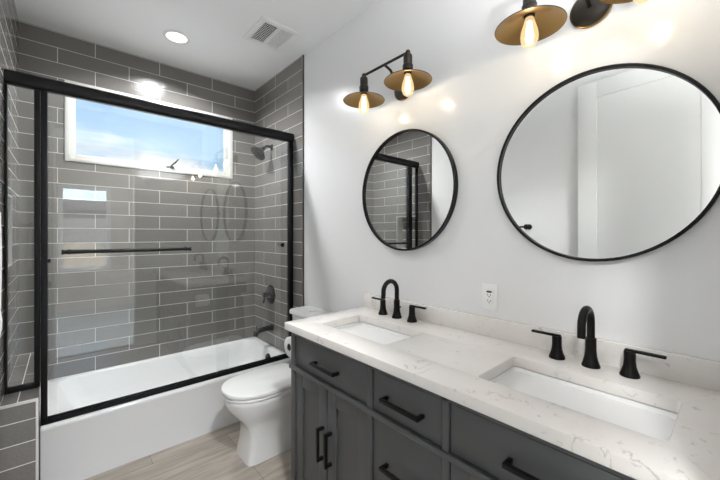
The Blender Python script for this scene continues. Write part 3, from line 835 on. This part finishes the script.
# ------------------------------------------------------------------ vanity lights
LX = XW - 0.172
SPC = 0.161
def bulb_light(loc):
    l = bpy.data.lights.new('bulb_light', 'POINT'); l.energy = P_BULB; l.color = BULB_COL; l.shadow_soft_size = 0.018
    o = bpy.data.objects.new('bulb_light', l); o.location = loc; COL.objects.link(o)
    return o
def make_light(yc, label):
    f = thing('vanity_light', label, 'wall light', (XW, yc, 2.225), 'two shade bronze wall lights')
    bm = B(); lathe(bm, [(0.0645, 0.001), (0.0645, 0.008), (0.060, 0.014), (0.035, 0.021), (0.012, 0.024), (0, 0.024)], (XW, yc + 0.012, 2.211), (-1, 0, 0), 36)
    bp = obj('backplate', bm, M['bronze_lamp'], f, True, 45)
    bm = B()
    loops = []
    for k in range(48):
        t = 2 * PI * k / 48; d = Vector((0, math.cos(t), math.sin(t)))
        loops.append([Vector((XW - h, yc + 0.012, 2.211)) + d * r for r, h in ((0.0645, 0.002), (0.067, 0.003), (0.067, 0.009), (0.0640, 0.0105))])
    rings(bm, loops, closed=True)
    obj('rim', bm, M['brass'], bp, True)
    ZBAR = 2.285
    bm = B(); tube(bm, [(XW - 0.02, yc + 0.012, 2.211), (XW - 0.06, yc + 0.010, 2.222), (XW - 0.095, yc + 0.006, 2.250), (XW - 0.125, yc + 0.002, 2.273), (LX, yc, ZBAR)], 0.0072, 12); obj('arm', bm, M['bronze_lamp'], f, True)
    bm = B(); tube(bm, [(LX, yc - SPC, ZBAR), (LX, yc + SPC, ZBAR)], 0.0068, 12)
    for s in (-1, 1): lathe(bm, [(0.0, -0.014), (0.009, -0.010), (0.0125, 0.0), (0.009, 0.010), (0.0, 0.014)], (LX, yc + s * SPC, ZBAR), (0, 0, 1), 18)
    obj('crossbar', bm, M['bronze_lamp'], f, True, 50)
    for s in (-1, 1):
        y = yc + s * SPC
        bm = B(); lathe(bm, [(0.006, 0.122), (0.009, 0.116), (0.019, 0.108), (0.022, 0.100), (0.022, 0.060), (0.026, 0.056), (0.026, 0.034), (0.020, 0.028), (0.019, 0.014), (0.016, 0.010), (0, 0.010)], (LX, y, 2.165), (0, 0, 1), 26)
        obj('socket', bm, M['bronze_lamp'], f, True, 40)
        # shallow cone shade: bronze outside, brass lining
        bm = B(); lathe(bm, [(0.021, 0.040), (0.030, 0.037), (0.075, 0.018), (0.1165, 0.0), (0.118, -0.002), (0.117, -0.0035)], (LX, y, 2.145), (0, 0, 1), 56, False, False)
        shd = obj('shade', bm, M['bronze_lamp'], f, True, 50)
        bm = B(); lathe(bm, [(0.020, 0.037), (0.030, 0.034), (0.075, 0.015), (0.1165, -0.003)], (LX, y, 2.145), (0, 0, 1), 56, False, False)
        obj('lining', bm, M['brass'], shd, True, 50)
        bm = B(); lathe(bm, [(0.013, 0.002), (0.014, -0.008), (0.020, -0.028), (0.0275, -0.052), (0.0305, -0.072), (0.029, -0.088), (0.023, -0.102), (0.012, -0.111), (0, -0.113)], (LX, y, 2.182), (0, 0, 1), 28)
        b = obj('bulb', bm, M['bulb'], f, True, 60)
        bm = B()
        for k in range(6):
            a = 2 * PI * k / 6
            tube(bm, [(LX + 0.005 * math.cos(a), y + 0.005 * math.sin(a), 2.162), (LX + 0.012 * math.cos(a), y + 0.012 * math.sin(a), 2.100)], 0.0022, 6)
        obj('filament', bm, M['filament'], b, True)
        lo = bulb_light((LX, y, 2.115)); lo.parent = f; lo.matrix_parent_inverse = Matrix.Translation(-f.location)
make_light(1.240, 'two shade bronze and brass wall light above the mirror reflecting the shower')
make_light(0.342, 'two shade bronze and brass wall light cut by the top edge above the large mirror')

# ------------------------------------------------------------------ outlet
oy, oz = 0.742, 1.105
ol = thing('wall_outlet', 'white duplex wall outlet above the backsplash', 'outlet', (XW, oy, oz))
bx('cover_plate', (XW - 0.006, XW - 0.0003, oy - 0.036, oy + 0.036, oz - 0.058, oz + 0.058), M['plastic'], ol, 0.002)
rc = bx('receptacle', (XW - 0.0085, XW - 0.005, oy - 0.0165, oy + 0.0165, oz - 0.034, oz + 0.034), M['plastic'], ol, 0.001)
bm = B()
for zc in (oz + 0.006, oz - 0.020):
    for s in (-1, 1): box(bm, XW - 0.0089, XW - 0.008, oy + s * 0.0065 - 0.0012, oy + s * 0.0065 + 0.0012, zc - 0.001, zc + 0.007)
    lathe(bm, [(0.0026, 0), (0.0026, 0.0009), (0, 0.0009)], (XW - 0.008, oy, zc - 0.006), (-1, 0, 0), 10)
obj('slots', bm, M['dark'], rc)
bm = B(); box(bm, XW - 0.0089, XW - 0.008, oy - 0.012, oy + 0.012, oz + 0.019, oz + 0.027); obj('usb_port', bm, M['dark'], rc)

# ------------------------------------------------------------------ toilet paper on the side of the vanity
ph = thing('paper_holder', 'black toilet paper holder on the side of the vanity', 'toilet paper holder', (1.03, CY1, 0.79))
bm = B(); lathe(bm, [(0.022, 0.0003), (0.022, 0.006), (0.010, 0.010), (0, 0.010)], (1.035, CY1, 0.785), (0, 1, 0), 22)
obj('rosette', bm, M['black'], ph, True)
bm = B(); tube(bm, [(1.035, CY1 + 0.006, 0.785), (1.035, CY1 + 0.068, 0.785), (1.030, CY1 + 0.074, 0.785), (0.915, CY1 + 0.074, 0.785)], 0.006, 12)
obj('arm', bm, M['black'], ph, True)
rl = thing('toilet_paper_roll', 'white toilet paper roll on the vanity side holder', 'toilet paper', (0.96, CY1 + 0.074, 0.775))
RO, RI = 0.054, 0.020
RC = Vector((0, CY1 + 0.074, 0.785 - 0.013))
def hollow(bm, ro, ri, x0, x1, n=40, b=0.002):
    loops = []
    for k in range(n):
        t = 2 * PI * k / n; d = Vector((0, math.cos(t), math.sin(t)))
        loops.append([Vector((x, 0, 0)) + RC + d * r for r, x in ((ri, x0), (ro - b, x0), (ro, x0 + b), (ro, x1 - b), (ro - b, x1), (ri, x1))])
    rings(bm, loops, closed=True)
bm = B(); hollow(bm, RO, RI, 0.920, 1.022); obj('paper', bm, M['paper'], rl, True, 50)
bm = B(); hollow(bm, RI - 0.0002, RI - 0.0015, 0.9205, 1.0215, 32, 0.0002); obj('core', bm, M['card'], rl, True, 50)

# ------------------------------------------------------------------ towel bar and towel on the left wall
TBX, TBZ = XL + 0.062, 1.452
tb = thing('towel_rail', 'black towel rail on the white wall, its round end seen in the large mirror', 'towel rail', (XL, 1.41, TBZ))
bm = B(); tube(bm, [(TBX, 1.212, TBZ), (TBX, 1.558, TBZ)], 0.008, 14); obj('bar', bm, M['black'], tb, True)
for y in (1.222, 1.548):
    bm = B(); lathe(bm, [(0.024, 0.0003), (0.024, 0.007), (0.011, 0.012), (0.010, 0.045), (0.020, 0.052), (0.024, 0.064), (0.019, 0.076), (0, 0.080)], (XL, y, TBZ), (1, 0, 0), 22)
    obj('bracket', bm, M['black'], tb, True, 50)
bm = B()
ny, NT = 26, 0.011
path = []
for k in range(15): path.append((TBX + 0.015 + 0.009 * math.sin(k / 14 * 2.2), 1.075 + (TBZ - 1.075) * k / 14))
for k in range(1, 8): a = PI * k / 8; path.append((TBX + 0.015 * math.cos(a), TBZ + 0.015 * math.sin(a)))
for k in range(12): path.append((TBX - 0.015, TBZ - (TBZ - 1.12) * k / 11))
loops = []
for j in range(ny + 1):
    y = 1.335 + 0.17 * j / ny
    w = 0.003 * math.sin(j * 1.3) + 0.002 * math.sin(j * 0.6 + 1)
    outer, inner = [], []
    for i, (x, z) in enumerate(path):
        p = Vector((x, 0, z)); a = path[max(0, i - 1)]; c = path[min(len(path) - 1, i + 1)]
        tdir = Vector((c[0] - a[0], 0, c[1] - a[1])).normalized(); nrm = Vector((tdir.z, 0, -tdir.x))
        f = (1 - (z - 1.075) / (TBZ - 1.075)) if i < 15 else 0
        q = p + Vector((w * f * 2, y, random.uniform(-.0015, .0015)))
        outer.append(q + nrm * (NT / 2 + (0.004 if i in (1, 2) else 0))); inner.append(q - nrm * NT / 2)
    loops.append(outer + list(reversed(inner)))
rings(bm, loops)
tag(obj('towel', bm, M['terry'], None, True, 70), 'white terry towel folded over the towel rail at the picture edge', 'towel')

# ------------------------------------------------------------------ ceiling fittings
vx0, vx1, vy0, vy1 = 0.980, 1.266, 2.062, 2.382
vt = thing('ceiling_vent', 'white square exhaust fan grille on the ceiling', 'vent', ((vx0 + vx1) / 2, (vy0 + vy1) / 2, H))
vm = (vx0 + vx1) / 2
cells = ((vx0 + 0.034, vm - 0.010), (vm + 0.010, vx1 - 0.034))
gy0, gy1 = vy0 + 0.036, vy1 - 0.036
bm = B()
for d in ((vx0, cells[0][0], vy0, vy1), (cells[1][1], vx1, vy0, vy1), (cells[0][1], cells[1][0], gy0, gy1), (cells[0][0], cells[1][1], vy0, gy0), (cells[0][0], cells[1][1], gy1, vy1)):
    box(bm, *d, H - 0.016, H - 0.0005, 0.002)
obj('frame', bm, M['vent_white'], vt, True)
def grille(cx0, cx1, nx, ny, wx, wy):
    bm = B()
    for k in range(nx):
        x = cx0 + (cx1 - cx0) * (k + 0.5) / nx
        box(bm, x - wx / 2, x + wx / 2, gy0, gy1, H - 0.013, H - 0.0115)
    for k in range(ny):
        y = gy0 + (gy1 - gy0) * (k + 0.5) / ny
        box(bm, cx0, cx1, y - wy / 2, y + wy / 2, H - 0.0128, H - 0.0113)
    return bm
obj('open_grille', grille(*cells[0], 8, 13, 0.0022, 0.0028), M['vent_white'], vt)
obj('fine_grille', grille(*cells[1], 12, 22, 0.0034, 0.0048), M['vent_white'], vt)
bx('back_plate', (cells[0][0] - 0.004, cells[1][1] + 0.004, gy0 - 0.004, gy1 + 0.004, H - 0.0045, H - 0.0005), M['vent_dark'], vt)

def downlight(x, y, label, power, spread, r=0.068):
    d = thing('downlight', label, 'ceiling light', (x, y, H), 'recessed ceiling downlights')
    bm = B(); loops = []
    for k in range(40):
        t = 2 * PI * k / 40; c = Vector((math.cos(t), math.sin(t), 0))
        loops.append([Vector((x, y, H - h)) + c * rr for rr, h in ((r, 0.0005), (r + 0.020, 0.0005), (r + 0.020, 0.003), (r + 0.004, 0.006), (r, 0.005))])
    rings(bm, loops, closed=True); obj('trim_ring', bm, M['white_trim'], d, True)
    bm = B(); lathe(bm, [(r - 0.0005, 0.0005), (r - 0.0005, 0.003), (0, 0.003)], (x, y, H), (0, 0, -1), 36); obj('lens', bm, M['lamp'], d, True)
    l = bpy.data.lights.new('downlight_lamp', 'AREA'); l.shape = 'DISK'; l.size = r * 2; l.energy = power; l.color = DOWN_COL; l.spread = math.radians(spread)
    o = bpy.data.objects.new('downlight_lamp', l); o.location = (x, y, H - 0.008); COL.objects.link(o)
    o.parent = d; o.matrix_parent_inverse = Matrix.Translation(-d.location)
downlight(0.62, 2.71, 'round recessed downlight glowing above the bathtub', P_TUB, 145)
def bed_fill_light(x, y, label):  # added lamps, brighten the bedroom reflected in the shower glass
    d = thing('bed_fill_light', label, 'ceiling light', (x, y, H), 'added bedroom fill lights')
    bm = B(); lathe(bm, [(0.26, 0.0005), (0.26, 0.03), (0.24, 0.034), (0, 0.034)], (x, y, H), (0, 0, -1), 40); obj('canopy', bm, M['white_trim'], d, True)
    bm = B(); lathe(bm, [(0.235, 0.0345), (0.20, 0.06), (0.10, 0.08), (0, 0.085)], (x, y, H), (0, 0, -1), 40); obj('diffuser', bm, M['lamp'], d, True)
    l = bpy.data.lights.new('bed_fill_lamp', 'AREA'); l.shape = 'DISK'; l.size = 0.46; l.energy = P_FILL_BED; l.color = DOWN_COL
    o = bpy.data.objects.new('bed_fill_lamp', l); o.location = (x, y, H - 0.09); COL.objects.link(o)
    o.parent = d; o.matrix_parent_inverse = Matrix.Translation(-d.location)
bed_fill_light(-1.25, -0.50, 'added round fill light in the bedroom, on the door hinge side')
bed_fill_light(1.85, -0.50, 'added round fill light in the bedroom, on the vanity side')
# added fill spot above the doorway side, brightens the tub and floor
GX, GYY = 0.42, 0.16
gs = thing('fill_spot', 'added white tilted fill spot near the doorway, out of view', 'ceiling light', (GX, GYY, H))
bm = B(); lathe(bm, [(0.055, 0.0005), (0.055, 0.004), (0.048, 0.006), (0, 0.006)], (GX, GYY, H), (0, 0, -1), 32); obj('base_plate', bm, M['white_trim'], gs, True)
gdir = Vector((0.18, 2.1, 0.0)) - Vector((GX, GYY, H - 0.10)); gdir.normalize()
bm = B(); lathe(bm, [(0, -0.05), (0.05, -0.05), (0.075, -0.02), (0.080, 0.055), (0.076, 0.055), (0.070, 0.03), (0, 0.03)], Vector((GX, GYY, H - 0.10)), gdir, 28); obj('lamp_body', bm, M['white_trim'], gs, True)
l = bpy.data.lights.new('fill_spot_lamp', 'SPOT'); l.energy = P_FILL_SPOT; l.color = DOWN_COL; l.shadow_soft_size = 0.075; l.spot_size = math.radians(56); l.spot_blend = 1.0
o = bpy.data.objects.new('fill_spot_lamp', l); o.location = Vector((GX, GYY, H - 0.10)) + gdir * 0.06; o.rotation_euler = gdir.to_track_quat('-Z', 'Y').to_euler(); COL.objects.link(o)
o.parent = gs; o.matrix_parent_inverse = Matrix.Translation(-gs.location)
# bowl uplighter added out of view on the doorway wall to brighten the ceiling
UX, UZ = 0.88, 2.06
ul = thing('fill_uplighter', 'added white bowl fill uplighter on the wall beside the doorway, out of view', 'wall light', (UX, YF, UZ))
bm = B()
loops = []
for r, z in ((0.02, -0.085), (0.06, -0.075), (0.10, -0.045), (0.125, 0.0), (0.130, 0.02), (0.124, 0.02), (0.118, 0.0), (0.094, -0.04), (0.055, -0.068), (0.018, -0.076)):
    loops.append([Vector((UX + r * math.cos(PI * k / 20), YF + 0.001 + r * math.sin(PI * k / 20), UZ + z)) for k in range(21)])
rings(bm, loops)
obj('bowl', bm, M['white_trim'], ul, True, 50)
l = bpy.data.lights.new('fill_uplighter_lamp', 'POINT'); l.energy = P_FILL_UP; l.color = DOWN_COL; l.shadow_soft_size = 0.03
o = bpy.data.objects.new('fill_uplighter_lamp', l); o.location = (UX, YF + 0.055, UZ - 0.02); COL.objects.link(o)
o.parent = ul; o.matrix_parent_inverse = Matrix.Translation(-ul.location)

# baseboard behind the toilet
struct(bx('baseboard_right', (XW - 0.012, XW - 0.0005, 1.56, TE - 0.011, 0.0005, 0.09), M['white_trim'], None, 0.002))
